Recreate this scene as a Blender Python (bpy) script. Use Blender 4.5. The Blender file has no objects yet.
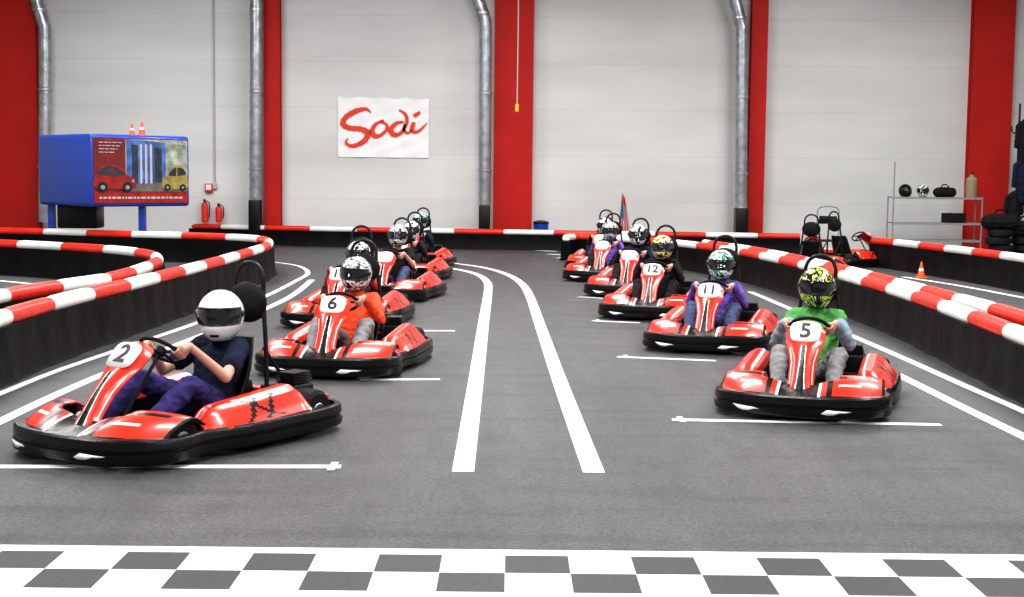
import bpy, bmesh, math, random
from mathutils import Vector, Matrix, Euler, noise
random.seed(7)
R = math.radians
PI = math.pi
S = bpy.context.scene
C = S.collection
S.view_settings.view_transform = 'Standard'
S.view_settings.look = 'None'
S.view_settings.exposure = 0.16
S.view_settings.gamma = 0.87

# ------------------------------------------------------------------ camera
F = 1357.0
CAMH = 1.8
cam = bpy.data.objects.new('camera', bpy.data.cameras.new('camera'))
C.objects.link(cam)
cam.data.lens = F / 1024 * 36
cam.data.sensor_width = 36
cam.data.clip_end = 200
RC = (Matrix.Rotation(R(-0.35), 3, 'Z') @ Matrix.Rotation(R(90 - 5.07), 3, 'X') @ Matrix.Rotation(R(0.6), 3, 'Z'))
cam.matrix_world = Matrix.Translation((0, 0, CAMH)) @ RC.to_4x4()
S.camera = cam

def ray(px, py):
    return RC @ Vector((px - 512, -(py - 298.5), -F))
def at_z(px, py, z=0.0):
    d = ray(px, py); t = (z - CAMH) / d.z
    return Vector((d.x * t, d.y * t, z))
def at_y(px, py, Y):
    d = ray(px, py); t = Y / d.y
    return Vector((d.x * t, Y, CAMH + d.z * t))

# ------------------------------------------------------------------ materials
def mat(name, col, rough=0.5, metal=0.0, var=0.08, scale=8.0, bump=0.0, bscale=60.0, coat=0.0, alpha=1.0, spec=0.5):
    m = bpy.data.materials.new(name); m.use_nodes = True
    nt = m.node_tree; b = nt.nodes['Principled BSDF']
    tc = nt.nodes.new('ShaderNodeTexCoord')
    n = nt.nodes.new('ShaderNodeTexNoise'); n.inputs['Scale'].default_value = scale; n.inputs['Detail'].default_value = 4
    nt.links.new(tc.outputs['Object'], n.inputs['Vector'])
    r = nt.nodes.new('ShaderNodeValToRGB')
    lo = [max(0, c * (1 - var)) for c in col]; hi = [min(1, c * (1 + var)) for c in col]
    r.color_ramp.elements[0].position = 0.3; r.color_ramp.elements[1].position = 0.7
    r.color_ramp.elements[0].color = (*lo, 1); r.color_ramp.elements[1].color = (*hi, 1)
    nt.links.new(n.outputs['Fac'], r.inputs['Fac'])
    nt.links.new(r.outputs['Color'], b.inputs['Base Color'])
    b.inputs['Roughness'].default_value = rough; b.inputs['Metallic'].default_value = metal
    b.inputs['Coat Weight'].default_value = coat
    b.inputs['Alpha'].default_value = alpha
    b.inputs['Specular IOR Level'].default_value = spec
    if bump > 0:
        n2 = nt.nodes.new('ShaderNodeTexNoise'); n2.inputs['Scale'].default_value = bscale
        nt.links.new(tc.outputs['Object'], n2.inputs['Vector'])
        bp = nt.nodes.new('ShaderNodeBump'); bp.inputs['Strength'].default_value = bump; bp.inputs['Distance'].default_value = 0.02
        nt.links.new(n2.outputs['Fac'], bp.inputs['Height']); nt.links.new(bp.outputs['Normal'], b.inputs['Normal'])
    return m

def patch_mat(name, cols, scale=9.0, rough=0.2):
    """glossy shell painted with patches of several colours"""
    m = bpy.data.materials.new(name); m.use_nodes = True
    nt = m.node_tree; b = nt.nodes['Principled BSDF']
    tc = nt.nodes.new('ShaderNodeTexCoord')
    n = nt.nodes.new('ShaderNodeTexNoise'); n.inputs['Scale'].default_value = scale; n.inputs['Detail'].default_value = 1.5
    n.inputs['Distortion'].default_value = 1.2
    nt.links.new(tc.outputs['Object'], n.inputs['Vector'])
    r = nt.nodes.new('ShaderNodeValToRGB'); r.color_ramp.interpolation = 'CONSTANT'
    e = r.color_ramp.elements
    k = len(cols)
    e[0].position = 0; e[0].color = (*cols[0], 1)
    e[1].position = 0.36 + 0.28 / (k - 1) * 0.3; e[1].color = (*cols[1], 1)
    for i in range(2, k):
        x = e.new(0.36 + 0.28 * (i - 0.5) / (k - 1)); x.color = (*cols[i], 1)
    nt.links.new(n.outputs['Fac'], r.inputs['Fac']); nt.links.new(r.outputs['Color'], b.inputs['Base Color'])
    b.inputs['Roughness'].default_value = rough; b.inputs['Coat Weight'].default_value = 0.5
    return m

M = {}
M['red'] = mat('kart_red', (0.78, 0.032, 0.012), 0.28, var=0.1, coat=0.35)
M['white'] = mat('white_plastic', (0.88, 0.88, 0.88), 0.3, var=0.03)
M['black'] = mat('black_plastic', (0.004, 0.004, 0.0045), 0.30, var=0.3, bump=0.15, bscale=30, spec=0.35)
M['rubber'] = mat('tyre_rubber', (0.008, 0.008, 0.009), 0.7, var=0.3, bump=0.3, spec=0.25)
M['dark'] = mat('dark_metal', (0.015, 0.015, 0.017), 0.4, 0.3, var=0.2, spec=0.35)
M['steel'] = mat('steel', (0.5, 0.5, 0.52), 0.35, 0.9)
M['seat'] = mat('seat_plastic', (0.005, 0.005, 0.006), 0.45, var=0.2, spec=0.3)
M['foam'] = mat('padding', (0.005, 0.005, 0.006), 0.65, var=0.3, bump=0.3, bscale=40, spec=0.25)
M['ink'] = mat('number_ink', (0.006, 0.006, 0.006), 0.5)
M['skin'] = mat('skin', (0.62, 0.36, 0.27), 0.5, var=0.06)
M['eye'] = mat('eye_white', (0.7, 0.7, 0.7), 0.2)
M['visor'] = mat('tinted_visor', (0.008, 0.009, 0.012), 0.06, coat=0.7, alpha=0.93, spec=0.5)
M['rail_red'] = mat('rail_red', (0.72, 0.03, 0.012), 0.35, var=0.2, scale=3)
M['rail_white'] = mat('rail_white', (0.84, 0.83, 0.80), 0.4, var=0.08, scale=3)
M['skirt'] = mat('barrier_skirt', (0.0035, 0.0035, 0.004), 0.5, var=0.5, scale=2.5, bump=0.8, bscale=4.5, spec=0.10)
M['pillar'] = mat('pillar_red', (0.50, 0.013, 0.008), 0.65, var=0.08, scale=1.5, spec=0.3)
M['galv'] = mat('galvanised', (0.40, 0.42, 0.45), 0.35, 0.7, var=0.3, scale=5, bump=0.3, bscale=12)
M['blue'] = mat('sign_blue', (0.010, 0.065, 0.46), 0.35, var=0.1, coat=0.3)
M['orange'] = mat('cone_orange', (0.85, 0.12, 0.02), 0.5)
M['yellow'] = mat('yellow_paint', (0.75, 0.5, 0.03), 0.5)
M['ad_maroon'] = mat('ad_maroon', (0.20, 0.012, 0.012), 0.5, var=0.3, scale=3)
M['ad_red'] = mat('ad_red', (0.32, 0.010, 0.010), 0.5, var=0.4, scale=5)
M['ad_blue'] = mat('ad_blue', (0.06, 0.14, 0.40), 0.5, var=0.6, scale=4)
M['ad_pale'] = mat('ad_pale', (0.36, 0.40, 0.33), 0.5, var=0.6, scale=5)
M['ad_floor'] = mat('ad_floor', (0.16, 0.15, 0.12), 0.5, var=0.4, scale=5)
M['ad_olive'] = mat('ad_olive', (0.34, 0.27, 0.07), 0.5, var=0.4, scale=6)
M['ad_glass'] = mat('ad_glass', (0.03, 0.04, 0.05), 0.4, var=0.5)
M['grey'] = mat('grey_paint', (0.3, 0.3, 0.31), 0.5)
M['lightgrey'] = mat('light_grey_paint', (0.5, 0.5, 0.5), 0.5)
M['cardboard'] = mat('cardboard', (0.35, 0.27, 0.17), 0.8)
M['navy'] = mat('navy_cloth', (0.008, 0.012, 0.036), 0.85, var=0.3, bump=0.5, bscale=14, spec=0.25)
M['indigo'] = mat('indigo_trousers', (0.038, 0.03, 0.14), 0.85, var=0.3, bump=0.5, bscale=14, spec=0.25)
M['orangecloth'] = mat('orange_red_cloth', (0.85, 0.08, 0.02), 0.8, var=0.2, bump=0.6, bscale=14)
M['greycloth'] = mat('grey_cloth', (0.24, 0.24, 0.25), 0.85, var=0.25, bump=0.6, bscale=14)
M['green'] = mat('green_cloth', (0.10, 0.40, 0.10), 0.8, var=0.25, bump=0.6, bscale=14)
M['slate'] = mat('slate_blue_cloth', (0.26, 0.35, 0.42), 0.85, var=0.25, bump=0.6, bscale=14)
M['purple'] = mat('purple_cloth', (0.13, 0.07, 0.36), 0.8, var=0.3, bump=0.6, bscale=14)
M['blackcloth'] = mat('black_cloth', (0.008, 0.008, 0.010), 0.85, var=0.3, bump=0.5, bscale=14, spec=0.25)
M['maroon'] = mat('dark_red_cloth', (0.3, 0.02, 0.02), 0.85, var=0.3, bump=0.4, bscale=14)
M['jeans'] = mat('dark_jeans', (0.05, 0.07, 0.16), 0.85, var=0.3, bump=0.4, bscale=14)
M['shoe_grey'] = mat('shoe_grey', (0.45, 0.45, 0.45), 0.7)
M['shoe_dark'] = mat('shoe_dark', (0.03, 0.03, 0.035), 0.7)
M['h_white'] = mat('helmet_white', (0.9, 0.9, 0.9), 0.15, var=0.02, coat=0.6)
M['h_grey'] = patch_mat('helmet_silver_black', [(0.02, 0.02, 0.02), (0.75, 0.75, 0.77), (0.05, 0.05, 0.06), (0.6, 0.6, 0.62)], 11)
M['h_lime'] = patch_mat('helmet_lime_black', [(0.5, 0.68, 0.03), (0.015, 0.015, 0.015), (0.6, 0.75, 0.05), (0.02, 0.02, 0.02), (0.7, 0.7, 0.6)], 8)
M['h_green'] = patch_mat('helmet_green_white', [(0.03, 0.35, 0.10), (0.8, 0.85, 0.8), (0.02, 0.02, 0.02), (0.05, 0.4, 0.25)], 11)
M['h_yellow'] = patch_mat('helmet_black_yellow', [(0.02, 0.02, 0.02), (0.8, 0.65, 0.2), (0.03, 0.03, 0.03), (0.8, 0.8, 0.8)], 9)
M['h_bw'] = patch_mat('helmet_black_white', [(0.015, 0.015, 0.015), (0.85, 0.85, 0.85), (0.02, 0.02, 0.02)], 8)

def floor_mat():
    m = bpy.data.materials.new('asphalt'); m.use_nodes = True
    nt = m.node_tree; b = nt.nodes['Principled BSDF']
    tc = nt.nodes.new('ShaderNodeTexCoord')
    def nz(sc, de, ro, mp=None):
        n = nt.nodes.new('ShaderNodeTexNoise'); n.inputs['Scale'].default_value = sc; n.inputs['Detail'].default_value = de; n.inputs['Roughness'].default_value = ro
        src = tc.outputs['Object']
        if mp:
            k = nt.nodes.new('ShaderNodeMapping'); k.inputs['Scale'].default_value = mp; nt.links.new(src, k.inputs['Vector']); src = k.outputs['Vector']
        nt.links.new(src, n.inputs['Vector']); return n
    def ramp(n, a, ca, c, cc):
        r = nt.nodes.new('ShaderNodeValToRGB')
        r.color_ramp.elements[0].position = a; r.color_ramp.elements[0].color = (ca, ca, ca * 1.02, 1)
        r.color_ramp.elements[1].position = c; r.color_ramp.elements[1].color = (cc, cc, cc * 1.01, 1)
        nt.links.new(n.outputs['Fac'], r.inputs['Fac']); return r
    def mul(a, c):
        mx = nt.nodes.new('ShaderNodeMix'); mx.data_type = 'RGBA'; mx.blend_type = 'MULTIPLY'; mx.inputs[0].default_value = 1
        nt.links.new(a, mx.inputs[6]); nt.links.new(c, mx.inputs[7]); return mx.outputs[2]
    n1 = nz(34, 9, 0.95)
    r1 = ramp(n1, 0.40, 0.004, 0.62, 0.15)
    r2 = ramp(nz(0.5, 5, 0.6, (2.4, 0.3, 1)), 0.3, 0.68, 0.7, 1.15)
    r3 = ramp(nz(6, 6, 0.7, (1, 0.35, 1)), 0.3, 0.75, 0.7, 1.2)
    r4 = ramp(nz(1.6, 5, 0.65, (0.35, 2.2, 1)), 0.36, 0.72, 0.5, 1.05)
    o = mul(mul(mul(r1.outputs['Color'], r2.outputs['Color']), r3.outputs['Color']), r4.outputs['Color'])
    nt.links.new(o, b.inputs['Base Color'])
    b.inputs['Roughness'].default_value = 0.5
    b.inputs['Specular IOR Level'].default_value = 0.4
    bp = nt.nodes.new('ShaderNodeBump'); bp.inputs['Strength'].default_value = 0.5; bp.inputs['Distance'].default_value = 0.012
    nt.links.new(n1.outputs['Fac'], bp.inputs['Height']); nt.links.new(bp.outputs['Normal'], b.inputs['Normal'])
    return m
M['floor'] = floor_mat()
def paint_mat(name, c, lo=0.55):
    m = bpy.data.materials.new(name); m.use_nodes = True
    nt = m.node_tree; b = nt.nodes['Principled BSDF']
    tc = nt.nodes.new('ShaderNodeTexCoord')
    n = nt.nodes.new('ShaderNodeTexNoise'); n.inputs['Scale'].default_value = 30; n.inputs['Detail'].default_value = 8; n.inputs['Roughness'].default_value = 0.8
    nt.links.new(tc.outputs['Object'], n.inputs['Vector'])
    r = nt.nodes.new('ShaderNodeValToRGB')
    r.color_ramp.elements[0].position = 0.32; r.color_ramp.elements[0].color = (*[x * lo for x in c], 1)
    r.color_ramp.elements[1].position = 0.47; r.color_ramp.elements[1].color = (*c, 1)
    nt.links.new(n.outputs['Fac'], r.inputs['Fac']); nt.links.new(r.outputs['Color'], b.inputs['Base Color'])
    b.inputs['Roughness'].default_value = 0.6
    b.inputs['Specular IOR Level'].default_value = 0.3
    return m
M['paint'] = paint_mat('line_paint', (0.80, 0.80, 0.80))
M['paintdark'] = paint_mat('check_dark', (0.048, 0.047, 0.049), 0.4)
def wall_mat():
    m = bpy.data.materials.new('wall_panels'); m.use_nodes = True
    nt = m.node_tree; b = nt.nodes['Principled BSDF']
    tc = nt.nodes.new('ShaderNodeTexCoord')
    n = nt.nodes.new('ShaderNodeTexNoise'); n.inputs['Scale'].default_value = 0.6; n.inputs['Detail'].default_value = 6
    mp = nt.nodes.new('ShaderNodeMapping'); mp.inputs['Scale'].default_value = (0.4, 1, 1.8)
    nt.links.new(tc.outputs['Object'], mp.inputs['Vector']); nt.links.new(mp.outputs['Vector'], n.inputs['Vector'])
    r = nt.nodes.new('ShaderNodeValToRGB')
    r.color_ramp.elements[0].position = 0.3; r.color_ramp.elements[0].color = (0.64, 0.64, 0.625, 1)
    r.color_ramp.elements[1].position = 0.7; r.color_ramp.elements[1].color = (0.76, 0.76, 0.75, 1)
    nt.links.new(n.outputs['Fac'], r.inputs['Fac'])
    sx = nt.nodes.new('ShaderNodeSeparateXYZ'); nt.links.new(tc.outputs['Object'], sx.inputs[0])
    f = nt.nodes.new('ShaderNodeMath'); f.operation = 'PINGPONG'; f.inputs[1].default_value = 0.6
    nt.links.new(sx.outputs['Z'], f.inputs[0])
    l = nt.nodes.new('ShaderNodeMath'); l.operation = 'LESS_THAN'; l.inputs[1].default_value = 0.015
    nt.links.new(f.outputs[0], l.inputs[0])
    mu = nt.nodes.new('ShaderNodeMath'); mu.operation = 'MULTIPLY'; mu.inputs[1].default_value = 0.10
    nt.links.new(l.outputs[0], mu.inputs[0])
    mx = nt.nodes.new('ShaderNodeMix'); mx.data_type = 'RGBA'
    nt.links.new(mu.outputs[0], mx.inputs[0]); nt.links.new(r.outputs['Color'], mx.inputs[6]); mx.inputs[7].default_value = (0.2, 0.2, 0.2, 1)
    nt.links.new(mx.outputs[2], b.inputs['Base Color']); b.inputs['Roughness'].default_value = 0.6
    return m
M['wall'] = wall_mat()

# ------------------------------------------------------------------ mesh helper
def basis(d):
    d = d.normalized()
    a = Vector((0, 0, 1)) if abs(d.z) < 0.95 else Vector((1, 0, 0))
    x = d.cross(a).normalized(); y = d.cross(x).normalized()
    return x, y

class MB:
    def __init__(s): s.bm = bmesh.new()
    def face(s, vs, mi=0):
        try:
            f = s.bm.faces.new(vs); f.material_index = mi; return f
        except ValueError: return None
    def box(s, c, size, rot=None, mi=0, bevel=0.0):
        ret = bmesh.ops.create_cube(s.bm, size=1.0)
        vs = ret['verts']
        fs = set(f for v in vs for f in v.link_faces)
        for f in fs: f.material_index = mi
        mtx = Matrix.Translation(c) @ (rot.to_4x4() if rot else Matrix.Identity(4)) @ Matrix.Diagonal((*size, 1))
        bmesh.ops.transform(s.bm, matrix=mtx, verts=vs)
        if bevel > 0:
            es = list(set(e for v in vs for e in v.link_edges))
            r = bmesh.ops.bevel(s.bm, geom=es, offset=bevel, segments=3, profile=0.5, affect='EDGES', clamp_overlap=True)
            for f in r['faces']: f.material_index = mi
    def tube(s, pts, r, seg=10, closed=False, mi=0, mfn=None):
        pts = [Vector(p) for p in pts]; n = len(pts)
        rr = r if isinstance(r, (list, tuple)) else [r] * n
        rings = []; px = None
        for i, p in enumerate(pts):
            if closed: d = pts[(i + 1) % n] - pts[i - 1]
            else: d = pts[min(i + 1, n - 1)] - pts[max(i - 1, 0)]
            d.normalize()
            if px is None: x, y = basis(d)
            else:
                x = (px - d * px.dot(d)).normalized(); y = d.cross(x)
            px = x
            rings.append([s.bm.verts.new(p + (x * math.cos(2 * PI * k / seg) + y * math.sin(2 * PI * k / seg)) * rr[i]) for k in range(seg)])
        for i in range(n if closed else n - 1):
            a = rings[i]; b = rings[(i + 1) % n]
            off = 0
            if closed and i == n - 1:
                off = min(range(seg), key=lambda o: (a[0].co - b[o].co).length)
            m_ = mfn(i) if mfn else mi
            for k in range(seg):
                s.face((a[k], a[(k + 1) % seg], b[(k + 1 + off) % seg], b[(k + off) % seg]), m_)
        if not closed:
            s.face(rings[0][::-1], mfn(0) if mfn else mi); s.face(rings[-1], mfn(n - 2) if mfn else mi)
    def ell(s, c, r, mi=0, u=16, v=10, rot=None):
        ret = bmesh.ops.create_uvsphere(s.bm, u_segments=u, v_segments=v, radius=1.0)
        for f in set(f for w in ret['verts'] for f in w.link_faces): f.material_index = mi
        mtx = Matrix.Translation(c) @ (rot.to_4x4() if rot else Matrix.Identity(4)) @ Matrix.Diagonal((*r, 1))
        bmesh.ops.transform(s.bm, matrix=mtx, verts=ret['verts'])
    def chain(s, pts, rs, seg=12):
        """overlapping spheres and tapered tubes, later fused by a voxel remesh"""
        for i, (p, r) in enumerate(zip(pts, rs)):
            s.ell(p, (r, r, r), u=seg, v=8)
            if i: s.tube([pts[i - 1], p], [rs[i - 1], r], seg)
    def lathe(s, prof, c, axis='Z', seg=24, mi=0, mis=None):
        rings = []
        for (r, h) in prof:
            ring = []
            for k in range(seg):
                a = 2 * PI * k / seg; u, v = r * math.cos(a), r * math.sin(a)
                p = {'Z': (u, v, h), 'X': (h, u, v), 'Y': (v, h, u)}[axis]
                ring.append(s.bm.verts.new(Vector(c) + Vector(p)))
            rings.append(ring)
        for i in range(len(rings) - 1):
            for k in range(seg):
                s.face((rings[i][k], rings[i][(k + 1) % seg], rings[i + 1][(k + 1) % seg], rings[i + 1][k]), mis[i] if mis else mi)
        s.face(rings[0][::-1], mis[0] if mis else mi); s.face(rings[-1], mis[-1] if mis else mi)
    def grid(s, fn, nu, nv, keep=None, mfn=None, u0=0, u1=1, v0=0, v1=1):
        V = [[s.bm.verts.new(fn(u0 + (u1 - u0) * i / nu, v0 + (v1 - v0) * j / nv)) for j in range(nv + 1)] for i in range(nu + 1)]
        for i in range(nu):
            for j in range(nv):
                u = u0 + (u1 - u0) * (i + .5) / nu; v = v0 + (v1 - v0) * (j + .5) / nv
                if keep and not keep(u, v): continue
                s.face((V[i][j], V[i + 1][j], V[i + 1][j + 1], V[i][j + 1]), mfn(u, v) if mfn else 0)
    def prism(s, pts, ext, mi=0):
        a = [s.bm.verts.new(p) for p in pts]; b = [s.bm.verts.new(Vector(p) + Vector(ext)) for p in pts]
        s.face(a[::-1], mi); s.face(b, mi)
        for i in range(len(a)):
            j = (i + 1) % len(a); s.face((a[i], a[j], b[j], b[i]), mi)
    def flat(s, pts, mi=0):
        s.face([s.bm.verts.new(p) for p in pts], mi)
    def mesh(s, name, smooth=True, fixn=True):
        loose = [v for v in s.bm.verts if not v.link_faces]
        bmesh.ops.delete(s.bm, geom=loose, context='VERTS')
        if fixn: bmesh.ops.recalc_face_normals(s.bm, faces=s.bm.faces)
        me = bpy.data.meshes.new(name); s.bm.to_mesh(me); s.bm.free()
        if smooth:
            me.polygons.foreach_set('use_smooth', [True] * len(me.polygons))
            me.set_sharp_from_angle(angle=R(38))
        return me
    def build(s, name, mats, parent=None, smooth=True, solid=0.0, fixn=True):
        me = s.mesh(name, smooth, fixn)
        for m in (mats if isinstance(mats, (list, tuple)) else [mats]): me.materials.append(m)
        o = bpy.data.objects.new(name, me); C.objects.link(o)
        if parent: o.parent = parent
        if solid:
            md = o.modifiers.new('thickness', 'SOLIDIFY'); md.thickness = solid; md.offset = -1
        return o

def tag(o, label=None, cat=None, group=None, kind=None):
    if label: o['label'] = label
    if cat: o['category'] = cat
    if group: o['group'] = group
    if kind: o['kind'] = kind
    return o
def thing(name, label, cat, loc=(0, 0, 0), rz=0, group=None):
    o = bpy.data.objects.new(name, None); C.objects.link(o)
    o.location = loc; o.rotation_euler = (0, 0, rz); o.empty_display_size = 0.2
    return tag(o, label, cat, group)
def copy_tree(o, parent=None):
    c = o.copy(); C.objects.link(c); c.parent = parent
    for ch in list(o.children): copy_tree(ch, c)
    return c
def setmat(o, m):
    o.material_slots[0].link = 'OBJECT'; o.material_slots[0].material = m

def cat_rom(pts, n=8, closed=False):
    P = [Vector(p) for p in pts]; N = len(P); out = []
    rng = N if closed else N - 1
    for i in range(rng):
        if closed: p0, p1, p2, p3 = P[i - 1], P[i], P[(i + 1) % N], P[(i + 2) % N]
        else: p0, p1, p2, p3 = P[max(i - 1, 0)], P[i], P[i + 1], P[min(i + 2, N - 1)]
        for k in range(n):
            t = k / n
            out.append(0.5 * ((2 * p1) + (p2 - p0) * t + (2 * p0 - 5 * p1 + 4 * p2 - p3) * t * t + (3 * p1 - p0 - 3 * p2 + p3) * t ** 3))
    if not closed: out.append(P[-1].copy())
    return out
def resample(P, step, closed=False):
    Q = P + [P[0]] if closed else P
    L = [0]
    for i in range(1, len(Q)): L.append(L[-1] + (Q[i] - Q[i - 1]).length)
    n = max(2, int(round(L[-1] / step))); out = []; j = 0
    for k in range(n + (0 if closed else 1)):
        t = L[-1] * k / n
        while j < len(L) - 2 and L[j + 1] < t: j += 1
        d = L[j + 1] - L[j]
        out.append(Q[j].lerp(Q[j + 1], (t - L[j]) / d if d > 1e-9 else 0))
    return out
def text_mesh(txt, size, ext, off=0.0, shear=0.0):
    cu = bpy.data.curves.new('t', 'FONT'); cu.body = txt; cu.size = size; cu.extrude = ext; cu.offset = off; cu.shear = shear
    cu.align_x = 'CENTER'; cu.align_y = 'CENTER'
    o = bpy.data.objects.new('t', cu); C.objects.link(o)
    bpy.context.view_layer.update()
    me = bpy.data.meshes.new_from_object(o.evaluated_get(bpy.context.evaluated_depsgraph_get()))
    bpy.data.objects.remove(o); return me

def remesh(mb, voxel, it=3, wrinkle=0.0):
    me = mb.mesh('tmp', False)
    o = bpy.data.objects.new('tmp', me); C.objects.link(o)
    m = o.modifiers.new('r', 'REMESH'); m.mode = 'VOXEL'; m.voxel_size = voxel
    m2 = o.modifiers.new('s', 'SMOOTH'); m2.factor = 0.5; m2.iterations = it
    bpy.context.view_layer.update()
    me2 = bpy.data.meshes.new_from_object(o.evaluated_get(bpy.context.evaluated_depsgraph_get()))
    bpy.data.objects.remove(o)
    if wrinkle:
        nn = [v.normal.copy() for v in me2.vertices]
        for v, n in zip(me2.vertices, nn):
            q = v.co
            a = noise.noise(Vector((q.x * 9, q.y * 9, q.z * 16))); c = noise.noise(Vector((q.x * 26 + 5, q.y * 26, q.z * 34)))
            fold = 1 - abs(a) * 2.2
            v.co = q + n * wrinkle * (fold * .8 + c * .5)
    me2.polygons.foreach_set('use_smooth', [True] * len(me2.polygons))
    return me2
def link_mesh(name, me, m, parent, label=None):
    me.name = name
    if not me.materials: me.materials.append(m)
    o = bpy.data.objects.new(name, me); C.objects.link(o); o.parent = parent
    setmat(o, m)
    if label: o['label'] = label
    return o

# ------------------------------------------------------------------ setting
WY = 36.0
def struct(mb, name, mats, smooth=False):
    return tag(mb.build(name, mats, smooth=smooth), kind='structure')
b = MB(); b.box((0, 17, -0.1), (36, 42, 0.2)); struct(b, 'floor', M['floor'])
b = MB(); b.box((0, WY + 0.15, 4.25), (36, 0.3, 8.5)); struct(b, 'wall_back', M['wall'])
b = MB(); b.box((-18.15, 17, 4.25), (0.3, 42, 8.5)); struct(b, 'wall_left', M['wall'])
b = MB(); b.box((18.15, 17, 4.25), (0.3, 42, 8.5)); struct(b, 'wall_right', M['wall'])
b = MB(); b.box((0, 17, 8.6), (36.6, 42, 0.2)); struct(b, 'ceiling', mat('ceiling_grey', (0.22, 0.22, 0.23), 0.8))

# ---- painted lines
tn = [0]
def strip(pts, w, z=0.004):
    tn[0] += 1
    P = resample(pts, 0.25)
    b = MB()
    L = []
    for i, p in enumerate(P):
        d = (P[min(i + 1, len(P) - 1)] - P[max(i - 1, 0)]).normalized(); n = Vector((-d.y, d.x, 0))
        L.append((b.bm.verts.new((p.x + n.x * w / 2, p.y + n.y * w / 2, z)), b.bm.verts.new((p.x - n.x * w / 2, p.y - n.y * w / 2, z))))
    for i in range(len(L) - 1):
        b.face((L[i][0], L[i][1], L[i + 1][1], L[i + 1][0]))
    for f in b.bm.faces:
        f.normal_update()
        if f.normal.z < 0: f.normal_flip()
    o = b.build('trim_%d' % tn[0], M['paint'], smooth=False, fixn=False)
    return tag(o, kind='structure')
def pxline(pp, w, n=8):
    return strip(cat_rom([at_z(x, y) for x, y in pp], n), w, 0.003 + 0.0006 * (tn[0] % 5))
pxline([(463, 472), (476, 380), (484, 320), (488, 292), (487, 282), (478, 275), (460, 270), (425, 265), (380, 262)], 0.135)
pxline([(594, 473), (560, 382), (540, 325), (530, 297), (522, 284), (508, 275), (485, 268), (450, 263), (400, 258)], 0.135)
pxline([(-60, 418), (0, 394), (60, 370), (130, 346), (200, 322), (262, 298), (296, 281), (308, 273), (298, 266), (270, 262), (240, 261)], 0.09)
pxline([(-60, 450), (0, 422), (50, 398), (100, 376), (170, 348), (240, 320), (290, 297), (312, 280)], 0.11)
pxline([(1090, 442), (1024, 412), (960, 384), (900, 357), (840, 331), (790, 309), (750, 292)], 0.10)
pxline([(1090, 468), (1024, 437), (960, 406), (900, 376), (850, 352)], 0.11)
pxline([(868, 262), (920, 268), (980, 278), (1050, 292)], 0.13)
pxline([(903, 277), (960, 286), (1024, 298), (1080, 308)], 0.13)
pxline([(-40, 277), (0, 281), (50, 286), (80, 290)], 0.13)
pxline([(160, 258), (200, 264), (235, 272)], 0.13)
def bar(x0, y0, x1, y1, w=0.10, tick=None):
    strip([at_z(x0, y0), at_z(x1, y1)], w, 0.0035)
    if tick:
        p = at_z(*tick); strip([p + Vector((0, -0.12, 0)), p + Vector((0, 0.12, 0))], 0.045, 0.0065)
bar(-40, 467, 341, 467, tick=(333, 467))
bar(672, 420, 941, 425, tick=(681, 420))
bar(617, 357, 716, 361, tick=(626, 357))
bar(592, 321, 640, 323, tick=(598, 321))
bar(360, 380, 440, 379.5)
bar(400, 331, 455, 331)
bar(578, 297, 615, 299)
for k in range(3):
    bar(538 + k * 10, 250.5 + k * 3.6, 556 + k * 10, 251.5 + k * 3.6, 0.28)
def chequer():
    L0 = at_z(0, 545.5); R0 = at_z(1024, 555.5)
    dx = (R0 - L0).normalized(); dy = Vector((dx.y, -dx.x, 0))
    if dy.y > 0: dy = -dy
    b = MB(); q = 0.30
    O = L0 - dx * 3
    def quad(u0, u1, v0, v1, mi):
        pts = [O + dx * u + dy * v for u, v in ((u0, v0), (u1, v0), (u1, v1), (u0, v1))]
        b.flat([(p.x, p.y, 0.004) for p in pts], mi)
    quad(0, 12, 0, 0.10, 0)
    ph = (at_z(505, 562) - O).dot(dx)
    i0 = -int(ph / q) - 1
    i0 -= i0 % 2
    for i in range(i0, i0 + 42):
        u = ph + i * q
        quad(u, u + q, 0.10, 0.10 + 0.29, 1 if i % 2 == 0 else 0)
        quad(u, u + q, 0.39, 0.39 + 0.29, 0 if i % 2 == 0 else 1)
    quad(0, 12, 0.68, 0.9, 0)
    for f in b.bm.faces:
        f.normal_update()
        if f.normal.z < 0: f.normal_flip()
    tn[0] += 1
    tag(b.build('trim_%d' % tn[0], [M['paint'], M['paintdark']], smooth=False, fixn=False), kind='structure')
chequer()

# ---- pillars, ducts
def pillar(x0, x1, label, depth=0.3):
    a = at_y(x0, 110, WY - depth); c = at_y(x1, 110, WY - depth)
    b = MB(); w = c.x - a.x; cx = (a.x + c.x) / 2
    b.box((cx, WY - depth + 0.02, 4.25), (w, 0.04, 8.5))
    b.box((cx, WY - depth / 2, 4.25), (w * 0.55, depth - 0.04, 8.5))
    b.box((cx, WY - 0.02, 4.25), (w, 0.04, 8.5))
    b.box((cx, WY - depth / 2 - .03, 0.02), (w * 1.05, depth + 0.05, 0.04))
    tag(b.build('steel_column', M['pillar'], smooth=False), label, 'column', 'red columns along the back wall')
pillar(-16, 37, 'wide red column at the wall behind the blue sign box')
pillar(264, 280, 'narrow red column just left of the white banner')
pillar(494, 533, 'wide red column in the centre with the hanging chain in front')
pillar(750, 766, 'narrow red column beside the silver duct, left of the storage rack')
pillar(971, 1012, 'wide red column beside the hanging jackets and storage rack')

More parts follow.
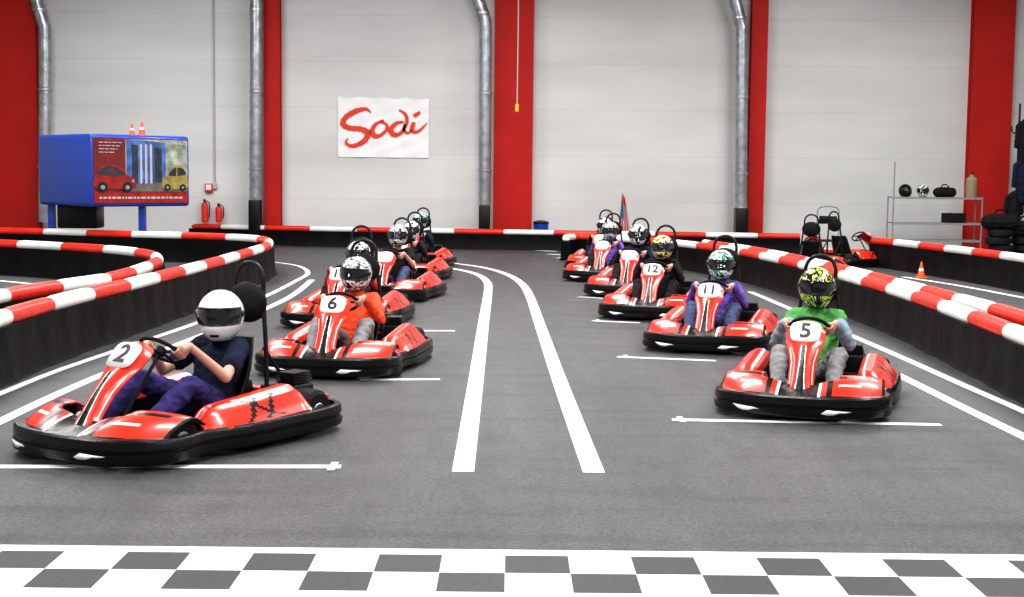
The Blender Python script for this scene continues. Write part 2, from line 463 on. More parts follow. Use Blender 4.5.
def duct(pp, label, r=0.165, box=None):
    DY = WY - 0.55
    t0 = at_y(pp[-1][0], pp[-1][1], DY)
    t = thing('air_duct', label, 'air duct', (t0.x, t0.y, 0), group='silver ducts on the back wall')
    P = [at_y(x, y, DY) - Vector((t0.x, t0.y, 0)) for x, y in pp]
    Q = resample(cat_rom(P, 8), 0.09)
    rr = [r * (1.0 if i % 2 else 0.955) for i in range(len(Q))]
    b = MB(); b.tube(Q, rr, 16); b.build('pipe', M['galv'], t)
    for z in range(2, 7, 2):
        q = min(Q, key=lambda p: abs(p.z - z))
        b = MB(); b.lathe([(r + .005, -.04), (r + .015, -.03), (r + .015, .03), (r + .005, .04)], q, seg=20)
        b.box(q + Vector((0, 0.35, 0)), (0.04, 0.36, 0.05)); b.build('bracket', M['steel'], t)
    if box:
        a = at_y(box[0], box[1], DY); c = at_y(box[2], box[3], DY)
        b = MB()
        b.box(((a.x + c.x) / 2 - t0.x, 0, a.z / 2), (abs(c.x - a.x), 0.4, a.z), bevel=0.03)
        b.build('base_housing', M['black'], t)
duct([(34, -40), (37, 0), (43, 22), (45, 45), (44.5, 222)], 'silver duct pipe behind the blue sign box')
duct([(255, -40), (256, 0), (256, 60), (255.5, 200)], 'silver duct pipe beside the narrow column left of the banner', box=(249.5, 200, 261, 228))
duct([(466, -30), (476, -5), (484, 18), (485.5, 40), (484.5, 205)], 'silver duct pipe bent at the top, left of the central column', box=(479, 205, 490, 228))
duct([(727, -30), (735, 0), (741, 25), (742, 45), (741, 208)], 'silver duct pipe bent at the top, right of centre', box=(735, 208, 747, 230))

def conduit(x, y0, y1, label):
    a = at_y(x, y0, WY - 0.04); c = at_y(x, y1, WY - 0.04)
    b = MB(); b.tube([(a.x, a.y, min(a.z, 8.4)), (a.x, a.y, c.z)], 0.022, 8)
    b.box((a.x, a.y, c.z), (0.12, 0.07, 0.16), bevel=0.01)
    tag(b.build('cable_conduit', M['lightgrey']), label, 'pipe')
conduit(213, -20, 186, 'thin grey conduit running down the wall above the fire extinguishers')

t0 = at_y(517, 108, WY - 2)
t = thing('hanging_chain', 'thin hanging chain with yellow control handle before the central column', 'chain', (t0.x, t0.y, t0.z))
b = MB(); b.tube([(0, 0, 0.1), (0.01, 0, 2), (0, 0, 8.5 - t0.z)], 0.016, 6); b.build('chain', M['lightgrey'], t)
b = MB(); b.box((0, 0, 0), (0.09, 0.07, 0.2), bevel=0.02); b.build('control_handle', M['yellow'], t)

# ---- wall banner
BY = WY - 0.03
def bp(x, y, dy=0): return at_y(x, y, BY - dy)
t0 = bp(383, 128)
t = thing('wall_banner', 'white banner with red brush lettering hung on the back wall', 'banner', t0)
b = MB()
cs = [bp(338, 96.5), bp(429, 98.5), bp(428.5, 158), bp(338, 157)]
def bf(u, v):
    top = cs[0].lerp(cs[1], u); bot = cs[3].lerp(cs[2], u); p = bot.lerp(top, v) - t0
    sag = .03 * math.sin(u * PI * 4) ** 2 * (v > .98)
    cr = .010 * math.sin((u + v * .35) * 19) + .006 * math.sin((u * .6 - v) * 27)
    return p + Vector((0, cr, -sag))
b.grid(bf, 60, 30)
me = b.mesh('cloth'); me.set_sharp_from_angle(angle=R(180))
me.materials.append(mat('banner_cloth', (0.93, 0.93, 0.93), 0.8, var=0.02))
o = bpy.data.objects.new('cloth', me); C.objects.link(o); o.parent = t
BR = mat('brush_red', (0.80, 0.055, 0.02), 0.6)
def brush(pp, ws, nm='letter'):
    b = MB()
    P = cat_rom([bp(x, y, 0.03) - t0 for x, y in pp], 8)
    W = []
    for i in range(len(P)):
        f = i / (len(P) - 1) * (len(ws) - 1); k = min(int(f), len(ws) - 2)
        W.append((ws[k] + (ws[k + 1] - ws[k]) * (f - k)) * 0.022 * (1 + .18 * math.sin(i * 2.3) * math.sin(i * .7)))
    vv = []
    for i, p in enumerate(P):
        d = (P[min(i + 1, len(P) - 1)] - P[max(i - 1, 0)]).normalized(); n = Vector((-d.z, 0, d.x)) * W[i] / 2
        vv.append((b.bm.verts.new(p + n), b.bm.verts.new(p - n)))
    for i in range(len(vv) - 1): b.face((vv[i][0], vv[i][1], vv[i + 1][1], vv[i + 1][0]))
    b.build(nm, BR, t, smooth=False)
brush([(371, 113), (366, 109), (356, 111), (346, 117), (343, 124), (350, 128), (361, 129), (368, 133), (364, 141), (353, 146), (346, 143), (348, 138)], [1, 4, 6, 6, 7, 6, 6, 7, 6, 5, 3, 1])
brush([(384, 120), (376, 124), (372, 131), (375, 136), (381, 135), (387, 129), (386, 124), (381, 122)], [2, 4, 6, 6, 4, 4, 3, 2])
brush([(404, 122), (397, 123), (391, 129), (393, 134), (399, 134), (404, 129), (407, 121), (405, 114), (399, 110)], [2, 4, 6, 6, 4, 4, 4, 4, 2])
brush([(405, 124), (404, 130), (408, 133), (412, 130)], [3, 4, 3, 2], 'letter_tail')
brush([(414, 122), (412, 129), (415, 132), (420, 130), (427, 123)], [4, 6, 4, 3, 1])
brush([(414, 116), (420, 112)], [5, 3], 'letter_dot')

# ------------------------------------------------------------------ barriers
def barrier(pp, zc, label, phase=0.0, seg=1.15, r=0.085):
    W = [at_z(x, y, zc) for x, y in pp]
    o0 = Vector((sum(w.x for w in W) / len(W), sum(w.y for w in W) / len(W), 0))
    P = resample(cat_rom([w - o0 for w in W], 10), 0.115)
    t = thing('track_barrier', label, 'barrier', o0, group='red and white topped track barriers')
    b = MB(); n = len(P)
    prof = [(-.15, 0), (-.115, .05), (-.10, zc * .6 + .02), (-.10, zc - .05), (.10, zc - .05), (.10, zc * .6 + .02), (.115, .05), (.15, 0)]
    rows = []
    for i, p in enumerate(P):
        d = (P[min(i + 1, n - 1)] - P[max(i - 1, 0)]); d.z = 0; d.normalize(); nn = Vector((-d.y, d.x, 0))
        wob = 1 + 0.06 * math.sin(i * 0.5) + 0.05 * math.sin(i * 1.3 + 1)
        rows.append([b.bm.verts.new(Vector((p.x, p.y, 0)) + nn * o_ * wob + Vector((0, 0, z))) for o_, z in prof])
    for i in range(n - 1):
        for k in range(len(prof) - 1):
            b.face((rows[i][k], rows[i][k + 1], rows[i + 1][k + 1], rows[i + 1][k]))
    b.face(rows[0]); b.face(rows[-1][::-1])
    b.build('rubber_skirt', M['skirt'], t)
    k10 = int(round(seg / 0.115))
    b = MB()
    rr = [r * (0.9 if (i + int(phase * k10)) % k10 == 0 else 1.0) for i in range(n)]
    b.tube(P, rr, 14, mfn=lambda i: ((i + int(phase * k10)) // k10) % 2)
    b.build('striped_rail', [M['rail_red'], M['rail_white']], t)
barrier([(-80, 345), (0, 319), (60, 302), (130, 285), (200, 267), (245, 254), (265, 247), (268, 242), (252, 239), (200, 236.5), (120, 234.5), (40, 232), (-60, 230)], 0.54,
        'near left barrier whose striped rail bends round beside the white-helmeted driver', 0.3)
barrier([(-60, 309), (0, 297), (60, 287), (110, 279), (143, 269), (157, 262), (152, 256), (120, 251), (60, 247), (0, 244), (-60, 242)], 0.54,
        'inner left barrier looping round below the blue sign box', 0.8)
barrier([(1100, 366), (1024, 337), (960, 313), (900, 292), (840, 275), (780, 260), (720, 249), (660, 242), (610, 238.5), (580, 237), (566, 238)], 0.50,
        'near right barrier running from the far track down to the right edge', 0.1)
barrier([(1100, 343), (1024, 319), (960, 301), (900, 285), (830, 267), (760, 252), (705, 243.5)], 0.50,
        'second right barrier set just behind the nearest right barrier', 0.6)
barrier([(-80, 218), (0, 220.5), (130, 224.5), (265, 228), (400, 230.5), (560, 233), (700, 235), (800, 236.5)], 0.44,
        'long low barrier along the foot of the back wall', 0.4, 1.3, 0.075)
barrier([(874, 241), (900, 243.5), (930, 247), (980, 253), (1024, 259), (1090, 269)], 0.54,
        'far right barrier in front of the storage rack', 0.2)

# ------------------------------------------------------------------ kart
CT = [(0, -1.03), (.28, -1.01), (.50, -.93), (.64, -.78), (.67, -.60), (.635, -.42), (.655, -.22), (.69, -.05), (.70, .3), (.70, .60), (.65, .86), (.45, .98), (0, 1.0)]
CT = CT + [(-x, y) for x, y in CT[-2:0:-1]]
RING = resample(cat_rom([(x, y, 0) for x, y in CT], 10, True), 0.045, True)
NR = len(RING)
def rn(i):
    d = (RING[(i + 1) % NR] - RING[i - 1]).normalized(); n = Vector((d.y, -d.x, 0))
    return n if n.dot(RING[i % NR]) > 0 else -n
def make_kart(num):
    t = thing('go_kart', 'kart', 'kart')
    b = MB(); rows = []
    for i in range(NR):
        p = RING[i]; n = rn(i); fr = max(0, min(1, (-p.y - 0.6) / 0.3))
        th = 0.055 + 0.03 * fr; h = 0.180 + 0.01 * fr
        prof = [(-.02, .035), (0, .045), (0.006, .065), (.006, .10), (-.012, .108), (-.012, .118), (0.002, .126), (-.004, h - .012), (-.016, h), (-th + .008, h), (-th, h - .02), (-th + .005, .045)]
        rows.append([b.bm.verts.new(p + n * o_ + Vector((0, 0, z))) for o_, z in prof])
    K = len(rows[0])
    for i in range(NR):
        for k in range(K):
            b.face((rows[i][k], rows[i][(k + 1) % K], rows[(i + 1) % NR][(k + 1) % K], rows[(i + 1) % NR][k]))
    bump = b.build('bumper', M['black'], t)
    def mark(x, y, wdt, z0, z1, sl):
        i0 = min(range(NR), key=lambda i: (RING[i] - Vector((x, y, 0))).length)
        b = MB(); vs = []
        for k in range(wdt + 1):
            i = (i0 + k) % NR; n = rn(i); j = k / wdt
            a = z0 + (z1 - z0) * 0.5 * (1 - math.sin(PI * min(1, j * 1.2 + .1)))
            c = z1 - 0.01 * j
            vs.append((b.bm.verts.new(RING[i] + n * .012 + Vector((0, 0, a))), b.bm.verts.new(RING[(i + sl) % NR] + rn((i + sl) % NR) * .009 + Vector((0, 0, c)))))
        for k in range(wdt): b.face((vs[k][0], vs[k][1], vs[k + 1][1], vs[k + 1][0]))
        b.build('bumper_mark', M['white'], bump, solid=0.003)
    mark(.20, -1.01, 4, .065, .105, 1); mark(-.42, -.96, 4, .065, .105, -1)
    # nose: broad red wings sloping up from the bumper
    def ff(u, v):
        w = .625 - .02 * v; x = u * w
        y = -1.0 + 0.24 * abs(u) ** 2.6 + v * (0.50 - .12 * abs(u))
        z = .182 + .13 * (1 - (1 - min(1, v * 1.25)) ** 2) * (1 - .6 * math.exp(-(u / .3) ** 2)) - .045 * abs(u) ** 5
        if v > .8: z -= (v - .8) * .25
        return Vector((x, y, z))
    def fm(u, v):
        a = abs(u)
        if a < .23: return 1
        if a < .265 and v < .5: return 2
        if v < .08 or a > .96: return 1
        if .48 < a < .74 and .27 < v < .33: return 2
        if .40 < a < .86 and .55 < v < .67: return 1
        if .34 < a < .40 and v < .5: return 1
        return 0
    b = MB()
    b.grid(ff, 60, 18, keep=lambda u, v: not (abs(u) < .46 and v > .50), u0=-1, u1=1, mfn=fm)
    b.build('front_fairing', [M['red'], M['black'], M['white']], t, solid=0.012)
    for s in (-1, 1):
        pr = [(.37, .08), (.37, .24), (.395, .305), (.445, .335), (.50, .335), (.565, .30), (.64, .225), (.672, .185), (.66, .12)]
        def sp(u, v, s=s):
            f = u * (len(pr) - 1); k = min(int(f), len(pr) - 2); q = f - k
            x = pr[k][0] + (pr[k + 1][0] - pr[k][0]) * q; z = pr[k][1] + (pr[k + 1][1] - pr[k][1]) * q
            y = -.32 + v * .90 - (.10 * max(0, u - .4) if v < .5 else 0) * (1 - v * 2)
            e = 1 - max(0, (abs(v - .5) - .36) / .14) ** 2 * .35
            z = .08 + (z - .08) * e * (.82 + .26 * v)
            x = .50 + (x - .50) * (1 - .2 * max(0, (.2 - v) / .2) ** 2)
            x -= .035 * max(0, (.35 - v) / .35) * (u > .5)
            return Vector((s * x, y, z))
        def spm(u, v):
            if u < .14 or u > .91: return 1
            if .33 < u < .38: return 2
            if .56 < u < .84:
                q = (u - .7) * .6
                if .38 < v + q < .43 or .55 < v + q < .60 or abs((v - .49) - (u - .7) * 1.1) < .025: return 1
            if v > .94: return 1
            return 0
        b = MB(); b.grid(sp, 40, 40, mfn=spm)
        b.build('side_pod', [M['red'], M['black'], M['white']], t, solid=0.01)
    b = MB()
    b.box((0, -.2, .045), (.62, 1.35, .02), bevel=.006)
    for s in (-1, 1):
        b.tube(cat_rom([(s * .16, -.93, .13), (s * .2, -.6, .09), (s * .33, -.3, .08), (s * .34, .3, .08), (s * .3, .92, .14)], 6), .016, 8)
        b.tube([(s * .3, -.55, .13), (s * .56, -.55, .13)], .014, 8)
        b.tube([(s * .33, -.1, .1), (s * .64, -.1, .13)], .012, 8); b.tube([(s * .33, .35, .1), (s * .64, .35, .13)], .012, 8)
        b.tube([(s * .10, -.62, .12), (s * .44, -.50, .14)], .009, 8)
    b.tube([(-.55, .62, .14), (.55, .62, .14)], .02, 10)
    b.tube([(-.3, .86, .14), (.3, .86, .14)], .016, 8)
    b.tube(cat_rom([(-.24, -.9, .13), (-.2, -.8, .22), (.2, -.8, .22), (.24, -.9, .13)], 6), .014, 8)
    b.build('chassis', M['dark'], t)
    for (x, y, r, w) in ((.50, -.53, .135, .13), (-.50, -.53, .135, .13), (.50, .68, .145, .20), (-.50, .68, .145, .20)):
        b = MB(); h = w / 2
        b.lathe([(.07, -h), (r * .8, -h), (r * .96, -h * .8), (r, -h * .45), (r, h * .45), (r * .96, h * .8), (r * .8, h), (.07, h)], (x, y, r), 'X', 28)
        wh = b.build('wheel', M['rubber'], t)
        b = MB(); b.lathe([(.02, -h * 1.02), (.05, -h * 1.04), (.068, -h * .9), (.068, h * .9), (.05, h * 1.04), (.02, h * 1.02)], (x, y, r), 'X', 16)
        b.build('hub', M['steel'], wh)
    P0 = Vector((0, -.85, .20)); P1 = Vector((0, -.37, .675)); tv = (P1 - P0).normalized(); nv = Vector((0, -tv.z, tv.y))
    hw = [(0, .13), (.15, .10), (.4, .10), (.58, .125), (.72, .152), (.88, .152), (.96, .13), (1, .10)]
    def hwf(v):
        for k in range(len(hw) - 1):
            if v <= hw[k + 1][0]:
                a = (v - hw[k][0]) / (hw[k + 1][0] - hw[k][0]); return hw[k][1] + (hw[k + 1][1] - hw[k][1]) * a
        return hw[-1][1]
    def sf(u, v, lift=0):
        return P0.lerp(P1, v) + nv * (.040 * math.sin(v * PI) - .055 * abs(u) ** 2.2 + lift) + Vector((hwf(v) * u, 0, 0))
    def sm(u, v):
        a = abs(u)
        if v > .60: return 0
        if a < .10 + .16 * (1 - v / .6): return 1
        if a < .17 + .18 * (1 - v / .6): return 2
        if .80 < a < .87 and v > .12: return 2
        return 0
    b = MB()
    b.grid(sf, 60, 30, u0=-1, u1=1, mfn=sm)
    fo = b.build('steering_fairing', [M['red'], M['black'], M['white']], t, solid=0.012)
    # flat plate standing clear of the fairing so that nothing pokes through the digits
    b = MB(); pc = .80; ring = []; pcen = P0.lerp(P1, pc) + nv * (.040 * math.sin(pc * PI) + .012)
    for k in range(32):
        a = 2 * PI * k / 32; cx, cy = math.cos(a), math.sin(a)
        sx = math.copysign(abs(cx) ** .55, cx); sy = math.copysign(abs(cy) ** .55, cy)
        ring.append(pcen + Vector((sx * .118 * (1 + .06 * sy), 0, 0)) + tv * (sy * .098) - nv * (.012 * sx * sx))
    for lift in (0,):
        vr = [b.bm.verts.new(q) for q in ring]; c0 = b.bm.verts.new(pcen)
        for k in range(32): b.face((vr[k], vr[(k + 1) % 32], c0))
    plate = b.build('number_plate', M['white'], fo, solid=0)
    md = plate.modifiers.new('thickness', 'SOLIDIFY'); md.thickness = .004; md.offset = 0
    if num:
        me = text_mesh(num, .19 if len(num) < 2 else .165, .002, .0025, 0.0)
        X = Vector((1, 0, 0)); mt = Matrix((X, tv, nv)).transposed().to_4x4()
        mt.translation = pcen + nv * .006 + tv * .002
        me.transform(mt)
        me.materials.clear(); me.materials.append(M['ink'])
        o = bpy.data.objects.new('number', me); C.objects.link(o); o.parent = fo
    Wc = Vector((0, -.17, .60)); dv = Vector((0, .64, .77)).normalized(); uv = Vector((0, -dv.z, dv.y))
    b = MB()
    b.tube([Wc + Vector((math.cos(a), 0, 0)) * .15 + uv * math.sin(a) * .135 for a in [2 * PI * k / 32 for k in range(32)]], .014, 8, closed=True)
    for a in (0, PI, PI * 1.5):
        b.tube([Wc - dv * .01, Wc + Vector((math.cos(a), 0, 0)) * .15 + uv * math.sin(a) * .135], .010, 8)
    b.tube([Wc - dv * .03, Wc + dv * .012], .035, 14)
    b.build('steering_wheel', M['foam'], t)
    b = MB(); b.tube([Wc - dv * .02, (0, -.55, .14)], .012, 8); b.build('steering_column', M['dark'], t)
    for s in (-1, 1):
        b = MB(); b.tube([(s * .17, -.60, .07), (s * .17, -.69, .20)], .009, 8); b.tube([(s * .13, -.69, .20), (s * .21, -.69, .20)], .012, 8)
        b.build('pedal', M['steel'], t)
    sc = cat_rom([(.0, -.02, .14), (.0, .1, .085), (.0, .26, .075), (.0, .42, .15), (.0, .50, .36), (.0, .545, .56), (.0, .56, .62)], 5)
    def st(u, v):
        f = v * (len(sc) - 1); k = min(int(f), len(sc) - 2); p = sc[k].lerp(sc[k + 1], f - k)
        d = (sc[k + 1] - sc[k]).normalized(); n = Vector((0, -d.z, d.y))
        w = .225 - .05 * max(0, v - .7) / .3 - .03 * max(0, .2 - v) / .2
        return p + n * (.15 * abs(u) ** 3.2 * (1 - .6 * abs(v - .5) * 2)) + Vector((w * math.copysign(abs(u) ** .8, u), 0, 0))
    b = MB(); b.grid(st, 20, 24, u0=-1, u1=1); b.build('seat', M['seat'], t, solid=0.014)
    b = MB()
    hp = [(.20, .60, .12), (.185, .61, .5), (.15, .63, .78), (.13, .645, .92), (.125, .65, 1.02), (.085, .655, 1.09), (0, .655, 1.12)]
    hp = hp + [(-x, y, z) for x, y, z in hp[-2::-1]]
    b.tube(cat_rom(hp, 6), .016, 10)
    b.tube([(-.14, .64, .78), (.14, .64, .78)], .013, 8)
    b.tube([(.16, .61, .55), (.2, .88, .2)], .013, 8); b.tube([(-.16, .61, .55), (-.2, .88, .2)], .013, 8)
    rb = b.build('roll_bar', M['dark'], t)
    b = MB(); b.ell((0, .625, .85), (.175, .055, .14), u=24, v=14); b.box((0, .64, .85), (.25, .05, .22), bevel=.024)
    b.build('headrest', M['foam'], rb)
    b = MB(); b.box((.29, .78, .21), (.20, .20, .18), bevel=.02)
    for k in range(6): b.box((.29, .78, .31 + k * .013), (.18 - k * .006, .18, .006))
    b.lathe([(.07, 0), (.085, .01), (.085, .03), (.05, .045)], (.19, .76, .24), 'X', 18)
    b.tube(cat_rom([(.25, .86, .22), (.1, .9, .24), (-.1, .88, .22)], 6), .03, 10)
    b.build('engine', M['dark'], t)
    b = MB(); b.box((-.28, .76, .20), (.2, .24, .16), bevel=.03); b.build('fuel_tank', M['black'], t)
    b = MB(); b.box((0, .91, .200), (.95, .06, .04), bevel=.014); b.build('rear_cover', M['red'], t)
    return t

# ------------------------------------------------------------------ driver meshes
def V3(*a): return Vector(a)
def driver_meshes(dz):
    sh = V3(.165, .37, .575 + dz); el = V3(.29, .11, .42 + dz * .6)
    rim = V3(.15, -.17, .60); dv = V3(0, .64, .77).normalized(); uv = V3(0, -dv.z, dv.y)
    X = V3(1, 0, 0)
    palm = rim + X * .026 + dv * .022
    wrist = palm + dv * .045 + X * .018 - uv * .02
    hip = V3(.09, .24, .18); knee = V3(.225, -.15, .39); ank = V3(.20, -.51, .165)
    hd = V3(0, .345, .82 + dz)
    def mir(v, s): return V3(v.x * s, v.y, v.z)
    def torso(b, g):
        for s in (-1, 1):
            b.chain([mir(V3(.06, .26, .19), s), mir(V3(.055, .30, .33), s), mir(V3(.075, .355, .48 + dz * .8), s)], [.105 + g, .095 + g, .10 + g], 16)
            b.chain([mir(V3(.05, .37, .555 + dz), s), mir(sh, s)], [.062 + g, .055 + g])
        b.chain([V3(0, .30, .25), V3(0, .345, .50 + dz)], [.105 + g, .10 + g], 16)
    def arm(b, g, upto=1.0):
        for s in (-1, 1):
            if upto >= 1: b.chain([mir(sh, s), mir(el, s), mir(el.lerp(wrist, .92), s)], [.05 + g, .038 + g, .026 + g])
            else: b.chain([mir(sh, s), mir(sh.lerp(el, upto), s)], [.052 + g, .048 + g])
    def legs(b, g, upto=1.0):
        for s in (-1, 1):
            b.chain([mir(hip, s), mir(hip.lerp(knee, .5), s), mir(knee, s), mir(knee.lerp(ank, .35), s), mir(knee.lerp(ank, upto), s)], [.085 + g, .072 + g, .055 + g, .053 + g, .038 + g])
    out = {}
    b = MB(); torso(b, -.004); arm(b, 0); legs(b, -.003)
    b.chain([V3(0, .38, .60 + dz), V3(0, .355, .735 + dz)], [.055, .05])
    b.ell(hd, (.078, .095, .115)); b.ell(hd + V3(0, -.03, -.06), (.055, .06, .055))
    b.chain([hd + V3(0, -.09, .015), hd + V3(0, -.108, -.022)], [.009, .015], 8)
    b.chain([hd + V3(-.03, -.082, .032), hd + V3(.03, -.082, .032)], [.014, .014], 8)
    b.chain([hd + V3(-.02, -.088, -.055), hd + V3(.02, -.088, -.055)], [.008, .008], 8)
    for s in (-1, 1):
        b.ell(hd + V3(s * .08, .01, -.005), (.01, .02, .03))
        b.chain([mir(wrist, s), mir(palm, s)], [.026, .028]); b.chain([mir(palm - uv * .028, s), mir(palm + uv * .03, s)], [.022, .022])
        for k, (o_, ln) in enumerate(((-.036, .8), (-.012, .95), (.012, 1.0), (.036, .9))):
            q = rim + uv * o_
            b.chain([mir(palm + uv * o_, s), mir(q + X * .030 - dv * .008, s), mir(q + X * .006 - dv * .029 * ln, s), mir(q - X * .022 * ln - dv * .016, s)], [.012, .0105, .0095, .008], 8)
        b.chain([mir(palm - uv * .01 + dv * .01, s), mir(rim + X * .004 + dv * .03 + uv * .02, s), mir(rim - X * .018 + dv * .02 + uv * .042, s)], [.014, .011, .009], 8)
        b.chain([mir(ank, s), mir(ank + V3(0, -.04, -.03), s)], [.035, .035])
    out['body'] = remesh(b, .0075, 2)
    WR = .012
    b = MB(); torso(b, .010); arm(b, .010, 1.0); b.chain([V3(0, .38, .575 + dz), V3(0, .365, .65 + dz)], [.068, .062]); out['long'] = remesh(b, .010, 1, WR)
    b = MB(); torso(b, .010); arm(b, .014, .62); out['short'] = remesh(b, .010, 1, WR)
    b = MB(); torso(b, .021); arm(b, .022, .12); b.chain([V3(0, .38, .575 + dz), V3(0, .365, .64 + dz)], [.075, .07]); out['vest'] = remesh(b, .010, 1, WR)
    b = MB(); legs(b, .012, .93)
    for s in (-1, 1): b.chain([V3(s * .06, .26, .19), V3(s * .05, .29, .26)], [.113, .108], 16)
    out['trousers'] = remesh(b, .010, 1, WR)
    for s in (-1, 1):
        b = MB(); a = mir(ank, s)
        b.chain([a + V3(0, .015, -.01), a + V3(0, .01, -.055), a + V3(s * .005, -.08, -.015), a + V3(s * .01, -.14, .05)], [.045, .044, .047, .042])
        out['shoe%d' % s] = remesh(b, .009, 2)
    out['head'] = hd
    return out

def helmet_pt(az, el, k=1.0):
    rx, ry, rz = .150, .172, .160
    ce = math.cos(el) if el > 0 else max(math.cos(el), 0) ** .60
    fr = max(0, math.cos(az))
    ch = .034 * fr ** 2 * max(0, min(1, (-el + .05) / .5))
    z = rz * math.sin(el)
    if el < 0: z = rz * math.sin(el) * (1.0 + .08 * fr)
    x = rx * ce * math.sin(az) * (1 - .13 * max(0, -math.sin(el)))
    y = -(ry * ce * math.cos(az)) - ch * math.cos(az)
    return Vector((x, y, z)) * k
E0, E1, AZ = R(-17), R(18), R(72)
def make_helmet_meshes():
    b = MB()
    b.grid(lambda u, v: helmet_pt(u, v), 60, 40, u0=-PI, u1=PI, v0=R(-66), v1=R(89.5), keep=lambda u, v: not (abs(u) < AZ and E0 < v < E1))
    bmesh.ops.remove_doubles(b.bm, verts=b.bm.verts, dist=.0008)
    pp = [(-AZ, E0)] + [(-AZ + 2 * AZ * k / 14, E0) for k in range(1, 14)] + [(AZ, E0), (AZ, E1)] + [(AZ - 2 * AZ * k / 14, E1) for k in range(1, 14)] + [(-AZ, E1)]
    sh = b.mesh('helmet')
    b = MB(); b.tube([helmet_pt(a, e) for a, e in pp], .006, 6, closed=True)
    b.tube([helmet_pt(2 * PI * k / 30, R(-66)) for k in range(30)], .009, 6, closed=True); rim = b.mesh('helmet_trim')
    b = MB(); b.grid(lambda u, v: helmet_pt(u, v, 1.02), 24, 8, u0=-AZ * 1.06, u1=AZ * 1.06, v0=E0 - .03, v1=E1 + .04)
    for s in (-1, 1):
        p = helmet_pt(s * AZ * 1.12, R(4), 1.01); b.ell(p, (.012, .022, .022), u=12, v=8)
    vis = b.mesh('visor')
    b = MB()
    b.grid(lambda u, v: helmet_pt(u, v, 1.012), 10, 3, u0=-.26, u1=.26, v0=R(-47), v1=R(-40))
    vent = b.mesh('chin_vent')
    return sh, rim, vis, vent
HM = make_helmet_meshes()
for me_, m_ in zip(HM, (M['h_white'], M['black'], M['visor'], M['black'])): me_.materials.append(m_)
DM = {0: driver_meshes(0.0), 1: driver_meshes(0.055)}
def driver(kart_loc, a, size, top, top_m, trouser_m, shoe_m, helm_m, label, look=0, vest=None, tilt=0, roll=0, hk=1.0, ho=(0, 0, 0)):
    t = thing('person', label, 'person', kart_loc, a, 'seated kart drivers on the grid')
    D = DM[size]
    link_mesh('body', D['body'], M['skin'], t)
    link_mesh('jacket' if top == 'long' else 'shirt', D[top], top_m, t)
    if vest: link_mesh('vest', D['vest'], vest, t)
    link_mesh('trousers', D['trousers'], trouser_m, t)
    for s in (-1, 1): link_mesh('shoe', D['shoe%d' % s], shoe_m, t)
    h = bpy.data.objects.new('helmet', HM[0]); C.objects.link(h); h.parent = t
    h.location = D['head'] + Vector((0, .01, .005)) + Vector(ho); h.rotation_euler = (R(tilt), R(roll), look); h.scale = (hk, hk, hk); setmat(h, helm_m)
    for nm, me in (('helmet_trim', HM[1]), ('visor', HM[2]), ('chin_vent', HM[3])):
        o = bpy.data.objects.new(nm, me); C.objects.link(o); o.parent = h
    for s in (-1, 1):
        b = MB(); b.ell(D['head'] + Vector((s * .032, -.082, .008)), (.012, .009, .009), u=10, v=6); b.build('eye', M['eye'], t)
    return t

GK = 'karts waiting on the starting grid'
PROTO = {}
def kart_and_driver(cx, cy, adeg, num, klabel, size, top, tm, trm, shm, hm, dlabel, look=0, vest=None, tilt=0, roll=0, ks=(1.0, 1.04, 1.04), hk=1.0, ho=(0, 0, 0)):
    k = make_kart(num) if num not in PROTO else copy_tree(PROTO[num])
    PROTO.setdefault(num, k)
    k.location = (cx, cy, 0); k.rotation_euler = (0, 0, R(adeg)); k.scale = ks
    tag(k, klabel, 'kart', GK)
    d = driver((cx, cy, 0), R(adeg), size, top, tm, trm, shm, hm, dlabel, R(look), vest, tilt, roll, hk, ho)
    d.scale = (1.03, 1.04, 1.04)
kart_and_driver(-2.19, 9.17, -32, '2', 'red kart number 2 at the front of the left row', 0, 'short', M['navy'], M['indigo'], M['shoe_grey'], M['h_white'],
                'driver in plain white helmet, navy T-shirt and indigo trousers', 30, ks=(1.02, 1.05, 1.05), hk=1.05, ho=(.015, .0, -.03))
kart_and_driver(-1.5, 12.92, -8, '6', 'red kart number 6 driven by the person in orange', 0, 'long', M['orangecloth'], M['greycloth'], M['shoe_dark'], M['h_grey'],
                'driver in orange-red jacket, grey trousers and silver black helmet', -8, roll=5)
kart_and_driver(-1.92, 16.8, -7, '14', 'red kart number 14 mostly hidden behind kart number 6', 0, 'long', M['maroon'], M['blackcloth'], M['shoe_dark'], M['h_bw'],
                'driver in dark red top hidden behind the orange jacketed driver', 0, ho=(.03, 0, -.03))
kart_and_driver(-1.68, 20.4, -8, '', 'red kart of the bare-armed black T-shirt driver in the left row', 1, 'short', M['blackcloth'], M['jeans'], M['shoe_dark'], M['h_grey'],
                'driver with bare arms in black T-shirt in the left row', 0)
kart_and_driver(-1.72, 24.0, -8, '', 'red kart second from the back of the left row', 0, 'long', M['blackcloth'], M['blackcloth'], M['shoe_dark'], M['h_bw'],
                'driver in black top second from the back of the left row', 0)
kart_and_driver(-1.78, 27.5, -8, '', 'red kart at the very back of the left row', 1, 'long', M['navy'], M['blackcloth'], M['shoe_dark'], M['h_green'],
                'driver in navy top at the very back of the left row', 0)
kart_and_driver(2.52, 11.02, -18, '5', 'red kart number 5 at the front of the right row', 1, 'long', M['slate'], M['greycloth'], M['shoe_grey'], M['h_lime'],
                'driver in lime and black helmet and green vest over slate sleeves', 12, vest=M['green'], roll=4)
kart_and_driver(2.34, 14.92, -17, '11', 'red kart number 11 second in the right row', 0, 'long', M['purple'], M['jeans'], M['shoe_dark'], M['h_green'],
                'driver in purple jacket with green and white helmet in kart 11', 10)
